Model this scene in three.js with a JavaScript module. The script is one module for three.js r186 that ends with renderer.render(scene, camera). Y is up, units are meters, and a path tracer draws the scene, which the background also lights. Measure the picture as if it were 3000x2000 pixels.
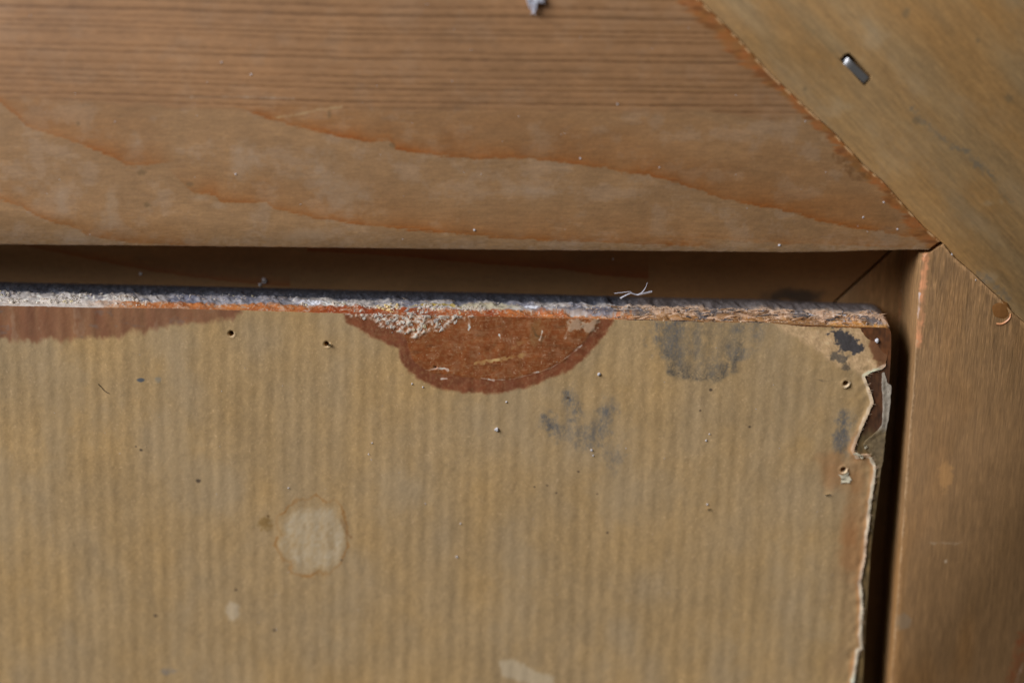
import * as THREE from 'three';
import { mergeGeometries, toCreasedNormals } from 'three/addons/utils/BufferGeometryUtils.js';
import { RectAreaLightUniformsLib } from 'three/addons/lights/RectAreaLightUniformsLib.js';

// ---------------------------------------------------------------- camera, light, exposure
const scene = new THREE.Scene();
scene.background = new THREE.Color(0x000000);
const camera = new THREE.PerspectiveCamera(17.76, 1024 / 682, 0.01, 5);
camera.position.set(0, 0.2808, -0.07725);
camera.up.set(0, 0, -1);
camera.lookAt(0, 0.02, 0);
camera.focus = 0.2725;
camera.userData.fStop = 6.5;
const renderer = new THREE.WebGLRenderer({ antialias: true });
renderer.toneMapping = THREE.LinearToneMapping;
renderer.toneMappingExposure = 1;
renderer.shadowMap.enabled = true;
RectAreaLightUniformsLib.init();
// soft window light from the left, a little beyond the top of the frame
const windowLight = new THREE.RectAreaLight(0xf3f4ff, 14.4, 0.96, 1.28);
windowLight.position.set(-1.38, 0.94, -1.15);
windowLight.lookAt(0, 0.02, 0);
windowLight.name = 'window_light';
scene.add(windowLight);
// added fill lamp, unseen: a weak, very broad stand-in for room bounce
const fillLight = new THREE.RectAreaLight(0xfff1e0, 0.11, 1.6, 1.6);
fillLight.position.set(0.15, 1.1, 0.15);
fillLight.lookAt(0, 0.02, 0);
fillLight.name = 'fill_light';
scene.add(fillLight);

// ---------------------------------------------------------------- measures (millimetres; y up, the back of the frame faces up)
const MM = 0.001, RAIL = 20, BRACE = 19.72, FLOOR = 9, PAPER = 19.2, CORE = 19.05;

// ---------------------------------------------------------------- noise and small maths
let seed = 7;
const rnd = () => { seed = (seed * 1664525 + 1013904223) >>> 0; return seed / 4294967296; };
const HASH = new Float32Array(65536);
for (let i = 0; i < 65536; i++) HASH[i] = rnd() * 2 - 1;
function noise(x, y) {
  const xi = Math.floor(x), yi = Math.floor(y);
  let fx = x - xi, fy = y - yi;
  fx = fx * fx * (3 - 2 * fx); fy = fy * fy * (3 - 2 * fy);
  const k = (a, b) => HASH[(((a * 73) ^ (b * 179) ^ ((a * b) << 3)) + a * 5 + b * 131) & 65535];
  const a = k(xi, yi), b = k(xi + 1, yi), c = k(xi, yi + 1), d = k(xi + 1, yi + 1);
  return a + (b - a) * fx + (c - a) * fy + (a - b - c + d) * fx * fy;
}
const fbm = (x, y, n = 3) => { let s = 0, a = 0.55; for (let i = 0; i < n; i++) { s += a * noise(x + i * 17.3, y - i * 9.1); x *= 2.03; y *= 2.03; a *= 0.52; } return s; };
const clamp = (v, a = 0, b = 1) => v < a ? a : v > b ? b : v;
const sst = (a, b, v) => { v = clamp((v - a) / (b - a)); return v * v * (3 - 2 * v); };
const mix = (a, b, t) => a + (b - a) * t;
function lerpLine(line, x) {
  if (x <= line[0][0]) return line[0][1];
  for (let i = 1; i < line.length; i++) if (x <= line[i][0]) return mix(line[i - 1][1], line[i][1], (x - line[i - 1][0]) / (line[i][0] - line[i - 1][0]));
  return line[line.length - 1][1];
}
function segDist(x, z, a, b) {
  const dx = b[0] - a[0], dz = b[1] - a[1], t = clamp(((x - a[0]) * dx + (z - a[1]) * dz) / (dx * dx + dz * dz || 1));
  return Math.hypot(x - a[0] - dx * t, z - a[1] - dz * t);
}
function polySDF(p, x, z) {
  let d = 1e9, inside = false;
  for (let i = 0, j = p.length - 1; i < p.length; j = i++) {
    d = Math.min(d, segDist(x, z, p[j], p[i]));
    if ((p[i][1] > z) !== (p[j][1] > z) && x < (p[j][0] - p[i][0]) * (z - p[i][1]) / (p[j][1] - p[i][1]) + p[i][0]) inside = !inside;
  }
  return inside ? -d : d;
}
const bbox = (p, m = 1) => [Math.min(...p.map(q => q[0])) - m, Math.min(...p.map(q => q[1])) - m, Math.max(...p.map(q => q[0])) + m, Math.max(...p.map(q => q[1])) + m];

// ---------------------------------------------------------------- computed textures, laid out in plan millimetres
const GAIN = 1.75;                                              // from the tone read off the picture to base colour
const toLin = v => { v /= 255; return v <= 0.04045 ? v / 12.92 : Math.pow((v + 0.055) / 1.055, 2.4); };
const LIN = new Float32Array(2561); for (let i = 0; i <= 2560; i++) LIN[i] = toLin(i / 10);
const SRGB = new Uint8Array(4097);
for (let i = 0; i <= 4096; i++) { const l = Math.min(1, i / 4096); SRGB[i] = Math.round(255 * (l <= 0.0031308 ? 12.92 * l : 1.055 * Math.pow(l, 1 / 2.4) - 0.055)); }
const albedo = v => SRGB[Math.min(3400, Math.round(LIN[Math.round(clamp(v, 0, 255) * 10)] * GAIN * 4096))];
class Skin {
  constructor(w, h, x0, z0, x1, z1) {
    Object.assign(this, { w, h, x0, z0, x1, z1 });
    this.c = new Float32Array(w * h * 3); this.bump = new Float32Array(w * h).fill(0.5); this.rough = new Float32Array(w * h).fill(0.8);
  }
  paint(box, fn) {                                              // fn(x, z, colour at o in c, i) edits in place
    const [a, b, c, d] = box || [this.x0, this.z0, this.x1, this.z1];
    const sx = (this.x1 - this.x0) / this.w, sz = (this.z1 - this.z0) / this.h;
    const i0 = Math.max(0, Math.floor((a - this.x0) / sx)), i1 = Math.min(this.w - 1, Math.ceil((c - this.x0) / sx));
    const j0 = Math.max(0, Math.floor((b - this.z0) / sz)), j1 = Math.min(this.h - 1, Math.ceil((d - this.z0) / sz));
    for (let j = j0; j <= j1; j++) for (let i = i0; i <= i1; i++) { const k = j * this.w + i; fn(this.x0 + (i + 0.5) * sx, this.z0 + (j + 0.5) * sz, k); }
  }
  set(k, r, g, b) { this.c[k * 3] = r; this.c[k * 3 + 1] = g; this.c[k * 3 + 2] = b; }
  blend(k, col, t) { if (t <= 0) return; t = Math.min(1, t); for (let q = 0; q < 3; q++) this.c[k * 3 + q] += (col[q] - this.c[k * 3 + q]) * t; }
  scale(k, f) { for (let q = 0; q < 3; q++) this.c[k * 3 + q] *= f; }
  blob(x, z, rx, rz, col, alpha, ragged = 0.3, soft = 0.25, freq = 2.2) {
    const m = 2.6;
    this.paint([x - rx * m, z - rz * m, x + rx * m, z + rz * m], (u, v, k) => {
      const d = Math.hypot((u - x) / rx, (v - z) / rz) + ragged * fbm(u * freq + x * 7, v * freq + z * 3, 3);
      this.blend(k, col, alpha * sst(1 + soft, 1 - soft, d));
    });
  }
  area(poly, col, alpha, ragged = 0.2, soft = 0.15, freq = 2) {
    this.paint(bbox(poly), (u, v, k) => this.blend(k, col, alpha * sst(soft, -soft, polySDF(poly, u, v) + ragged * fbm(u * freq, v * freq, 3))));
  }
  line(pts, w, col, alpha, ragged = 0.5) {
    this.paint(bbox(pts, w * 2), (u, v, k) => {
      let d = 1e9; for (let i = 1; i < pts.length; i++) d = Math.min(d, segDist(u, v, pts[i - 1], pts[i]));
      this.blend(k, col, alpha * sst(w, w * 0.3, d + w * ragged * noise(u * 3.1, v * 3.1)) * (0.65 + 0.5 * noise(u * 1.7 + 5, v * 1.7)));
    });
  }
  maps() {
    const n = this.w * this.h, C = new Uint8Array(n * 4), B = new Uint8Array(n * 4), R = new Uint8Array(n * 4);
    for (let i = 0; i < n; i++) {
      for (let q = 0; q < 3; q++) C[i * 4 + q] = albedo(this.c[i * 3 + q]);
      B[i * 4] = B[i * 4 + 1] = B[i * 4 + 2] = clamp(this.bump[i]) * 255; R[i * 4] = R[i * 4 + 1] = R[i * 4 + 2] = clamp(this.rough[i]) * 255;
      C[i * 4 + 3] = B[i * 4 + 3] = R[i * 4 + 3] = 255;
    }
    return [C, B, R].map((a, i) => {
      const t = new THREE.DataTexture(a, this.w, this.h, THREE.RGBAFormat);
      t.magFilter = THREE.LinearFilter; t.minFilter = THREE.LinearMipmapLinearFilter; t.generateMipmaps = true; t.wrapS = t.wrapT = THREE.ClampToEdgeWrapping;
      if (i === 0) t.colorSpace = THREE.SRGBColorSpace;
      t.needsUpdate = true; return t;
    });
  }
  material(bumpMM, extra = {}) {
    const [map, bumpMap, roughnessMap] = this.maps();
    return new THREE.MeshStandardMaterial({ map, bumpMap, bumpScale: bumpMM * MM, roughnessMap, roughness: 1, metalness: 0, side: THREE.DoubleSide, ...extra });
  }
  uv(x, z) { return [(x - this.x0) / (this.x1 - this.x0), (z - this.z0) / (this.z1 - this.z0)]; }
}

// ---------------------------------------------------------------- mesh builders
function finish(pos, uv, idx, skin, crease) {
  let g = new THREE.BufferGeometry();
  g.setAttribute('position', new THREE.Float32BufferAttribute(pos, 3));
  if (uv) g.setAttribute('uv', new THREE.Float32BufferAttribute(uv, 2));
  g.setIndex(idx); g.scale(MM, MM, MM);
  if (crease) g = toCreasedNormals(g, crease); else g.computeVertexNormals();
  return g;
}
function mesh(name, g, m, parent) { const o = new THREE.Mesh(g, m); o.name = name; o.castShadow = o.receiveShadow = true; (parent || scene).add(o); return o; }
const orient = p => { let a = 0; for (let i = 0, j = p.length - 1; i < p.length; j = i++) a += p[j][0] * p[i][1] - p[i][0] * p[j][1]; return a > 0 ? p : p.slice().reverse(); };
function rough(poly, step, amp) {                                // subdivide an outline and make its edges uneven
  const out = [];
  for (let i = 0; i < poly.length; i++) {
    const a = poly[i], b = poly[(i + 1) % poly.length], n = Math.max(1, Math.round(Math.hypot(b[0] - a[0], b[1] - a[1]) / step));
    const L = Math.hypot(b[0] - a[0], b[1] - a[1]) || 1, nx = (b[1] - a[1]) / L, nz = -(b[0] - a[0]) / L;
    for (let k = 0; k < n; k++) { const x = mix(a[0], b[0], k / n), z = mix(a[1], b[1], k / n), q = k ? amp(x, z) * (fbm(x * 0.9 + 31, z * 0.9, 2) * 0.6 + 0.5 * noise(x * 3.1, z * 3.1)) : 0; out.push([x + nx * q, z + nz * q]); }
  }
  return out;
}
function slab(outline, yTop, yBot, bevel, skin, holes = [], holeDepth = 3) {
  const p = orient(outline), n = p.length, pos = [], uv = [], idx = [];
  const add = (x, y, z, u, v) => { pos.push(x, y, z); uv.push(...skin.uv(u, v)); return pos.length / 3 - 1; };
  const N = p.map((q, i) => {                                    // outward normal at each corner (mitred)
    const a = p[(i + n - 1) % n], b = p[(i + 1) % n];
    const e = (s, t) => { const L = Math.hypot(t[0] - s[0], t[1] - s[1]) || 1; return [(t[1] - s[1]) / L, -(t[0] - s[0]) / L]; };
    const m = e(a, q), o = e(q, b), sx = m[0] + o[0], sz = m[1] + o[1], k = Math.max(0.35, (sx * sx + sz * sz) / 2);
    return [sx / k, sz / k];
  });
  const rings = [], bv = q => typeof bevel === 'function' ? bevel(q[0], q[1]) : bevel;
  for (let r = 0; r <= 4; r++) {
    const a = r / 4 * Math.PI / 2;
    rings.push(p.map((q, i) => { const b = bv(q), off = -b * (1 - Math.sin(a)), dn = b * (1 - Math.cos(a)); return add(q[0] + N[i][0] * off, yTop - dn, q[1] + N[i][1] * off, q[0] + N[i][0] * (off + dn), q[1] + N[i][1] * (off + dn)); }));
  }
  const H = yTop - yBot;
  rings.push(p.map((q, i) => add(q[0], yBot, q[1], q[0] + N[i][0] * H, q[1] + N[i][1] * H)));
  for (let r = 0; r < rings.length - 1; r++) for (let i = 0; i < n; i++) { const j = (i + 1) % n, A = rings[r], B = rings[r + 1]; idx.push(A[i], A[j], B[j], A[i], B[j], B[i]); }
  const top = rings[0].map(k => new THREE.Vector2(pos[k * 3], pos[k * 3 + 2]));
  const hl = holes.map(h => orient(h).reverse());
  const hIdx = hl.map(h => h.map(q => add(q[0], yTop, q[1], q[0], q[1])));
  const all = [...rings[0], ...hIdx.flat()];
  for (const t of THREE.ShapeUtils.triangulateShape(top, hl.map(h => h.map(q => new THREE.Vector2(q[0], q[1]))))) idx.push(all[t[0]], all[t[2]], all[t[1]]);
  hl.forEach((h, q) => {
    const low = h.map(s => add(s[0], yTop - holeDepth, s[1], s[0] + 0.4, s[1] + 0.4));
    for (let i = 0; i < h.length; i++) { const j = (i + 1) % h.length; idx.push(hIdx[q][i], hIdx[q][j], low[j], hIdx[q][i], low[j], low[i]); }
    for (let i = 1; i < h.length - 1; i++) idx.push(low[0], low[i + 1], low[i]);
  });
  const bot = rings[rings.length - 1];
  for (const t of THREE.ShapeUtils.triangulateShape(p.map(q => new THREE.Vector2(q[0], q[1])), [])) idx.push(bot[t[0]], bot[t[1]], bot[t[2]]);
  return finish(pos, uv, idx, skin, 0.6);
}
// a sheet over a grid, cut where sdf > 0, its cut edge closed down to skirt(x, z)
function sheet(box, cell, sdf, height, skirt, skin) {
  const [x0, z0, x1, z1] = box, nx = Math.round((x1 - x0) / cell), nz = Math.round((z1 - z0) / cell), W = nx + 1;
  const D = new Float32Array(W * (nz + 1)), map = new Int32Array(W * (nz + 1)).fill(-1), cut = new Map();
  const pos = [], uv = [], idx = [], X = i => x0 + i * cell, Z = j => z0 + j * cell;
  for (let j = 0; j <= nz; j++) for (let i = 0; i <= nx; i++) D[j * W + i] = sdf(X(i), Z(j));
  const put = (x, z) => { pos.push(x, height(x, z), z); uv.push(...skin.uv(x, z)); return pos.length / 3 - 1; };
  const at = k => map[k] >= 0 ? map[k] : (map[k] = put(X(k % W), Z(Math.floor(k / W))));
  const between = (a, b) => {
    const key = a < b ? a * 4194304 + b : b * 4194304 + a;
    if (!cut.has(key)) { const t = clamp(D[a] / (D[a] - D[b]), 0.02, 0.98); cut.set(key, put(mix(X(a % W), X(b % W), t), mix(Z(Math.floor(a / W)), Z(Math.floor(b / W)), t))); }
    return cut.get(key);
  };
  const edge = [];
  const tri = (a, b, c) => {
    const k = [a, b, c], inn = k.map(v => D[v] < 0), n = inn[0] + inn[1] + inn[2];
    if (!n) return;
    if (n === 3) { idx.push(at(a), at(b), at(c)); return; }
    const out = []; let e = [];
    for (let i = 0; i < 3; i++) { const p = k[i], q = k[(i + 1) % 3]; if (D[p] < 0) out.push(at(p)); if ((D[p] < 0) !== (D[q] < 0)) { const m = between(p, q); out.push(m); if (D[p] < 0) e[0] = m; else e[1] = m; } }
    for (let i = 1; i < out.length - 1; i++) idx.push(out[0], out[i], out[i + 1]);
    edge.push(e);
  };
  for (let j = 0; j < nz; j++) for (let i = 0; i < nx; i++) {
    const a = j * W + i, b = a + 1, c = a + W, d = c + 1;
    if ((i + j) & 1) { tri(a, c, b); tri(b, c, d); } else { tri(a, c, d); tri(a, d, b); }
  }
  const top = finish(pos, uv, idx, skin);
  if (!skirt) return top;
  const sp = [], su = [], si = [], seen = new Map();
  const pair = v => { if (!seen.has(v)) { const x = pos[v * 3], y = pos[v * 3 + 1], z = pos[v * 3 + 2]; sp.push(x, y, z, x, skirt(x, z), z); su.push(uv[v * 2], uv[v * 2 + 1], uv[v * 2], uv[v * 2 + 1]); seen.set(v, sp.length / 3 - 2); } return seen.get(v); };
  for (const [a, b] of edge) { const p = pair(a), q = pair(b); si.push(p, p + 1, q, q, p + 1, q + 1); }
  return mergeGeometries([top, finish(sp, su, si, skin)]);
}
function tube(pts, r0, r1, seg = 5) {                            // tapering fibre through points in mm
  const c = new THREE.CatmullRomCurve3(pts.map(p => new THREE.Vector3(...p))), n = Math.max(6, pts.length * 4), g = new THREE.TubeGeometry(c, n, 1, seg, false);
  const P = g.attributes.position, o = new THREE.Vector3();
  for (let i = 0; i <= n; i++) { c.getPointAt(i / n, o); const r = mix(r0, r1, i / n); for (let k = 0; k <= seg; k++) { const q = i * (seg + 1) + k; P.setXYZ(q, o.x + (P.getX(q) - o.x) * r, o.y + (P.getY(q) - o.y) * r, o.z + (P.getZ(q) - o.z) * r); } }
  g.scale(MM, MM, MM); g.computeVertexNormals(); return g;
}
const ICO = new THREE.IcosahedronGeometry(1, 1);
function lump(x, y, z, rx, ry, rz, turn = 0, jag = 0.3, col) {   // an irregular crumb
  const g = ICO.clone(), P = g.attributes.position, o = rnd() * 90, ct = Math.cos(turn), st = Math.sin(turn);
  for (let i = 0; i < P.count; i++) {
    const a = P.getX(i), b = P.getY(i), c = P.getZ(i), k = 1 + jag * (noise(a * 1.7 + o, b * 1.7 + c * 1.3) + 0.5 * noise(a * 4 + o, c * 4 - b * 3));
    const u = a * rx * k, w = c * rz * k;
    P.setXYZ(i, (x + u * ct - w * st) * MM, (y + b * ry * k) * MM, (z + u * st + w * ct) * MM);
  }
  g.deleteAttribute('uv'); g.computeVertexNormals();
  if (col) { const q = new Float32Array(P.count * 3); for (let i = 0; i < P.count; i++) { const f = 0.9 + 0.2 * rnd(); q[i * 3] = col[0] * f; q[i * 3 + 1] = col[1] * f; q[i * 3 + 2] = col[2] * f; } g.setAttribute('color', new THREE.BufferAttribute(q, 3)); }
  return g;
}
const lin = (r, g, b) => [r, g, b].map(v => Math.min(0.85, toLin(v) * GAIN));

// ================================================================ outlines, in plan millimetres
const railEdge = [[-83.04,-12.60],[-62.93,-12.34],[-41.96,-12.17],[-20.99,-11.91],[0.00,-11.65],[21.00,-11.47],[33.60,-11.34],[39.89,-11.43],[44.08,-11.60],[50.38,-11.69],[51.26,-11.65]];
const railEnd = [[52.71,-12.77],[50.47,-14.67],[45.04,-20.52],[42.84,-22.30],[39.14,-26.25],[35.12,-29.80],[30.96,-33.66],[27.02,-37.85],[23.80,-40.99],[18.61,-45.99],[15.32,-49.20]];
const stileEnd = [[53.10,-12.47],[54.23,-11.04],[57.25,-8.48],[60.69,-5.29],[62.24,-3.62],[63.58,-2.52],[71.78,5.12]];
const stileEdge = [[49.46,46.48],[49.60,38.40],[49.77,30.51],[49.95,22.69],[50.03,15.04],[50.23,8.05],[50.35,1.33],[50.27,-1.77],[50.10,-6.60],[50.28,-11.21],[51.53,-11.34]];
const paperOutline = [[-83.95,-4.98],[-63.64,-4.36],[-51.01,-4.10],[-43.46,-4.01],[-33.96,-3.75],[-21.24,-3.35],[-4.97,-3.04],[2.25,-2.82],[12.54,-2.56],[21.26,-2.29],[32.11,-2.11],[36.63,-1.67],[44.99,-1.36],[45.89,-1.23],[46.43,-0.43],[46.83,0.68],[47.00,2.47],[46.80,3.54],[46.38,3.81],[45.37,4.17],[44.37,4.79],[44.87,6.14],[45.60,8.13],[44.76,10.44],[43.73,13.26],[43.36,14.63],[43.82,15.27],[45.15,15.09],[45.60,15.41],[46.26,16.65],[46.34,17.43],[46.19,18.82],[45.91,22.16],[45.63,26.31],[45.44,29.94],[45.07,32.35],[45.33,34.16],[45.54,36.79],[45.50,39.87],[45.68,41.94],[45.17,42.33],[44.95,44.42],[44.78,46.71],[44.62,53.25],[-89.07,53.25]];
const coreOutline = [[-84.05,-4.97],[-63.72,-4.36],[-51.07,-4.09],[-34.01,-3.69],[-21.26,-3.34],[-4.98,-3.03],[12.56,-2.54],[21.29,-2.28],[32.15,-2.10],[36.67,-1.84],[42.60,-1.61],[46.61,-1.53],[47.17,-1.35],[47.37,-0.82],[47.47,1.23],[47.47,3.92],[47.37,7.07],[47.29,10.69],[47.16,13.43],[47.04,16.18],[46.82,19.87],[46.54,23.13],[46.19,27.82],[46.10,32.55],[46.01,37.33],[45.97,42.15],[45.92,47.02],[45.85,53.43]];

// ================================================================ wood of the frame
const railSkin = new Skin(2048, 640, -86, -52, 56, -10 + 12);
{
  const fine0 = [[-61.73,-30.39],[-37.07,-29.55],[-16.48,-29.30],[20.61,-28.89],[41.23,-28.60]];           // lower limit of the close straight grain
  const sweep = [[-69.11,-41.64],[-61.00,-41.35],[-40.69,-40.82],[-20.36,-40.17],[0.00,-39.93],[20.37,-39.68],[44.82,-39.44]];
  const rings = [
    [[[-35.40,-30.22],[-32.95,-29.55],[-30.52,-28.47],[-28.88,-27.89],[-24.78,-26.92],[-20.68,-25.79],[-17.38,-25.37],[-14.89,-25.54],[-14.29,-24.62],[-11.60,-23.86],[-5.39,-23.23],[1.66,-23.23],[5.81,-22.85],[11.21,-22.17],[12.05,-21.75],[16.62,-21.15],[20.39,-20.18],[24.59,-18.69],[29.21,-17.49],[32.56,-16.98],[37.63,-15.48],[41.85,-14.62],[46.07,-13.98],[50.72,-13.12]], 1, 1.9],
    [[[-69.67,-34.19],[-61.75,-30.05],[-59.80,-28.39],[-58.65,-27.05],[-57.03,-26.51],[-54.18,-25.67],[-51.35,-24.62],[-48.51,-23.35],[-46.90,-22.38],[-44.41,-22.42],[-41.48,-22.93]], 0.75, 1.8],
    [[[-41.54,-21.66],[-39.75,-19.75],[-38.74,-18.90],[-36.25,-18.69],[-35.66,-17.83],[-30.03,-17.75],[-29.22,-16.98],[-25.07,-16.04],[-20.91,-15.27],[-17.58,-14.75],[-12.56,-14.32],[-4.19,-13.55],[4.19,-13.03],[16.78,-12.43],[25.18,-12.17]], 0.85, 1.1],
    [[[-66.64,-19.11],[-60.09,-17.32],[-58.49,-16.21],[-56.05,-15.18],[-53.98,-14.75],[-51.95,-13.55],[-46.14,-12.60],[-37.76,-12.25]], 0.6, 0.9],
    [[[16.76,-13.55],[25.15,-13.12],[33.55,-12.60],[41.95,-12.43],[51.21,-11.91]], 0.4, 0.8]];
  railSkin.paint(null, (x, z, k) => {
    const zs = z - (lerpLine(sweep, x) - lerpLine(sweep, 0));
    let [r, g, b] = [131, 100, 65];
    const m = fbm(x * 0.09, z * 0.2, 3), m2 = fbm(x * 0.5 + 9, z * 1.4, 3), fib = noise(x * 1.1, z * 13) * 0.6 + noise(x * 3.3 + 3, z * 25) * 0.5;
    const strand = noise(x * 0.45, z * 4.1) * 0.5 + noise(x * 1.3 + 7, z * 3.1 + x * 0.05) * 0.5; let f = 1 + 0.07 * m + 0.05 * m2 + 0.045 * fib + 0.035 * strand;
    let h = 0.5 + 0.12 * fib + 0.1 * m2;
    const lim = lerpLine(fine0, x) + 0.5 * noise(x * 0.13, 3) + 0.3 * noise(x * 0.6, z * 2);
    const inFine = sst(0.7, -0.5, z - lim);
    if (inFine > 0) {
      const ph = zs / 0.88 + 0.55 * noise(zs * 0.8, 5) + 0.08 * noise(x * 0.12, zs * 0.7) + 0.04 * noise(x * 0.9, zs), i = Math.round(ph), dd = ph - i, d = dd > 0 ? dd * 1.9 : -dd;
      const st = (0.68 + 0.5 * noise(i * 7.7, 1.5) + 0.22 * noise(x * 0.16, i * 3.1) + 0.2 * noise(x * 1.6, i * 5.7)) * (0.9 + 0.2 * noise(x * 0.05, 8));
      const dark = (0.7 * sst(0.16, 0.02, d) + 0.35 * sst(0.6, 0.05, d)) * clamp(st, 0.08, 1) * inFine;
      f *= 1 - 0.38 * dark; r += 9 * dark; b -= 10 * dark; h -= 0.3 * dark;
      r += 2 * inFine; g -= 2.5 * inFine; b -= 3 * inFine;
    }
    let ring = 0;
    for (const [line, s, fade] of rings) {
      if (x < line[0][0] - 2 || x > line[line.length - 1][0] + 2) continue;
      const zl = lerpLine(line, x) + 0.16 * fbm(x * 1.5, 2.2, 3), d = zl - z;
      if (d < -0.3 || d > 9) continue;
      const ends = sst(line[0][0] - 1, line[0][0] + 5, x) * sst(line[line.length - 1][0] + 2, line[line.length - 1][0] - 5, x);
      const tooth = 0.2 * noise(x * 0.5, z * 9) + 0.08 * noise(x * 5, z * 12);
      ring = Math.max(ring, s * ends * sst(-0.16, 0.05, d + tooth) * (Math.exp(-Math.max(0, d) / (fade * 2.1)) * 0.68 + 0.5 * Math.exp(-Math.max(0, d) / 0.45)) * (1 - 0.9 * inFine) * (0.85 + 0.3 * noise(x * 0.3, z * 0.5)));
    }
    r += 8 * ring; g -= 19 * ring; b -= 35 * ring; f *= 1 - 0.08 * ring; h += 0.1 * ring;
    const sand = noise(x * 4.2, z * 5) * 0.5 + noise(x * 9, z * 10) * 0.5; f *= 1 + 0.045 * sand * (1 - inFine) + 0.028 * noise(x * 0.7, z * 7) * (1 - inFine) + 0.03 * noise(x * 2.2, z * 16); h += 0.3 * sand * (1 - 0.7 * inFine);
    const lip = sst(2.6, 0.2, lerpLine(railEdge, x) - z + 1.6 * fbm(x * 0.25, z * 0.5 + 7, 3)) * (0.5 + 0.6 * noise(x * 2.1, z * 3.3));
    const band = fbm(x * 0.55, z * 0.06 + 4, 2) * (1 - inFine);                       // faint plane chatter across the grain
    const dust = sst(0.05, 0.6, fbm(x * 0.33 + 4, z * 0.42, 4) + 0.25 * fbm(x * 2.6, z * 2.6, 2) + 0.1) * (1 - 0.55 * inFine) * (1 - 0.7 * ring);
    f *= 1 + 0.03 * band;
    r = mix(r, 146, dust * 0.32); g = mix(g, 124, dust * 0.32); b = mix(b, 102, dust * 0.32);
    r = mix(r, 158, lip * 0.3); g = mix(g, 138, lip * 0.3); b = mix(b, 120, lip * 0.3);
    railSkin.set(k, r * f, g * f, b * f); railSkin.bump[k] = h; railSkin.rough[k] = 0.62 + 0.1 * m2;
  });
  // dark varnish that crept in along the diagonal cut, ragged where it followed the grain
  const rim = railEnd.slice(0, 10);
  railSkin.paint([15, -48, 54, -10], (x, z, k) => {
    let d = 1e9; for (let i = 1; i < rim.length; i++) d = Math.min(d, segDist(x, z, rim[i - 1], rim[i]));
    const reach = 1.0 + 0.6 * fbm(x * 0.35, z * 1.6, 3) + 0.5 * noise(x * 0.25, z * 7) + 0.9 * sst(-30, -38, z) + 0.7 * sst(-17, -13.5, z);
    const t = sst(reach + 0.3, reach - 0.35, d);
    railSkin.blend(k, [138 + 12 * noise(x, z), 84, 36], 0.9 * t * (0.85 + 0.35 * fbm(x * 1.4, z * 1.4, 2)));
    railSkin.blend(k, [88, 52, 22], 0.5 * t * sst(0.1, 0.6, fbm(x * 0.5 + 3, z * 2.2, 3) + 0.2));
    railSkin.blend(k, [196, 160, 114], 0.85 * sst(0.34, 0.12, d) * sst(-0.35, 0.35, noise(x * 1.6, z * 1.6) + 0.3 * noise(x * 5, z * 5)));  // pale worn chips, widened to stand in for light on the end face
  });
  for (const q of [[[39.60,-23.27],[41.47,-23.10],[42.33,-22.59]], [[40.27,-22.17],[41.94,-22.00],[43.00,-21.45]], [[41.58,-20.81],[43.45,-20.73]]]) railSkin.line(q, 0.7, [92, 60, 28], 0.45, 0.6);
  for (const [x, z, rx, rz] of [[-22.06,-28.60,0.25,0.45],[-52.51,-27.47,0.25,0.3],[-45.08,-21.45,0.5,0.3],[-44.65,-17.41,0.4,0.3],[-39.33,-19.96,0.4,0.25],[-14.49,-24.83,0.35,0.3]]) railSkin.blob(x, z, rx, rz, [92, 72, 44], 0.55, 0.5, 0.4, 3);
  for (const [x, z, rx, rz] of [[-45.53,-25.04,1.0,0.9],[-59.98,-19.11,0.8,0.6],[-55.06,-17.83,0.7,1.6],[-48.80,-17.83,0.6,1.8],[-49.77,-15.27,1.2,1.2],[-37.94,-18.18,1,0.4],[-35.89,-17.19,0.8,0.4],[-22.45,-20.81,1.5,2.2],[-20.43,-18.26,2.2,1.8],[-32.36,-22.93,1.4,1.8],[2.50,-19.11,2.6,0.5],[-53.21,-13.55,2.5,0.7],[-25.14,-13.55,3,0.7]]) railSkin.blob(x, z, rx, rz, [150, 134, 116], 0.26, 0.9, 0.8, 1.1);
  railSkin.line([[-28.87,-28.18],[-26.39,-28.47],[-23.49,-29.14],[-20.59,-29.55]], 0.22, [158, 132, 92], 0.6);
  railSkin.line([[-38.67,-30.72],[-32.91,-30.72],[-26.33,-30.55]], 0.16, [150, 132, 112], 0.5);
}
const railMat = railSkin.material(0.022);

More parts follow.
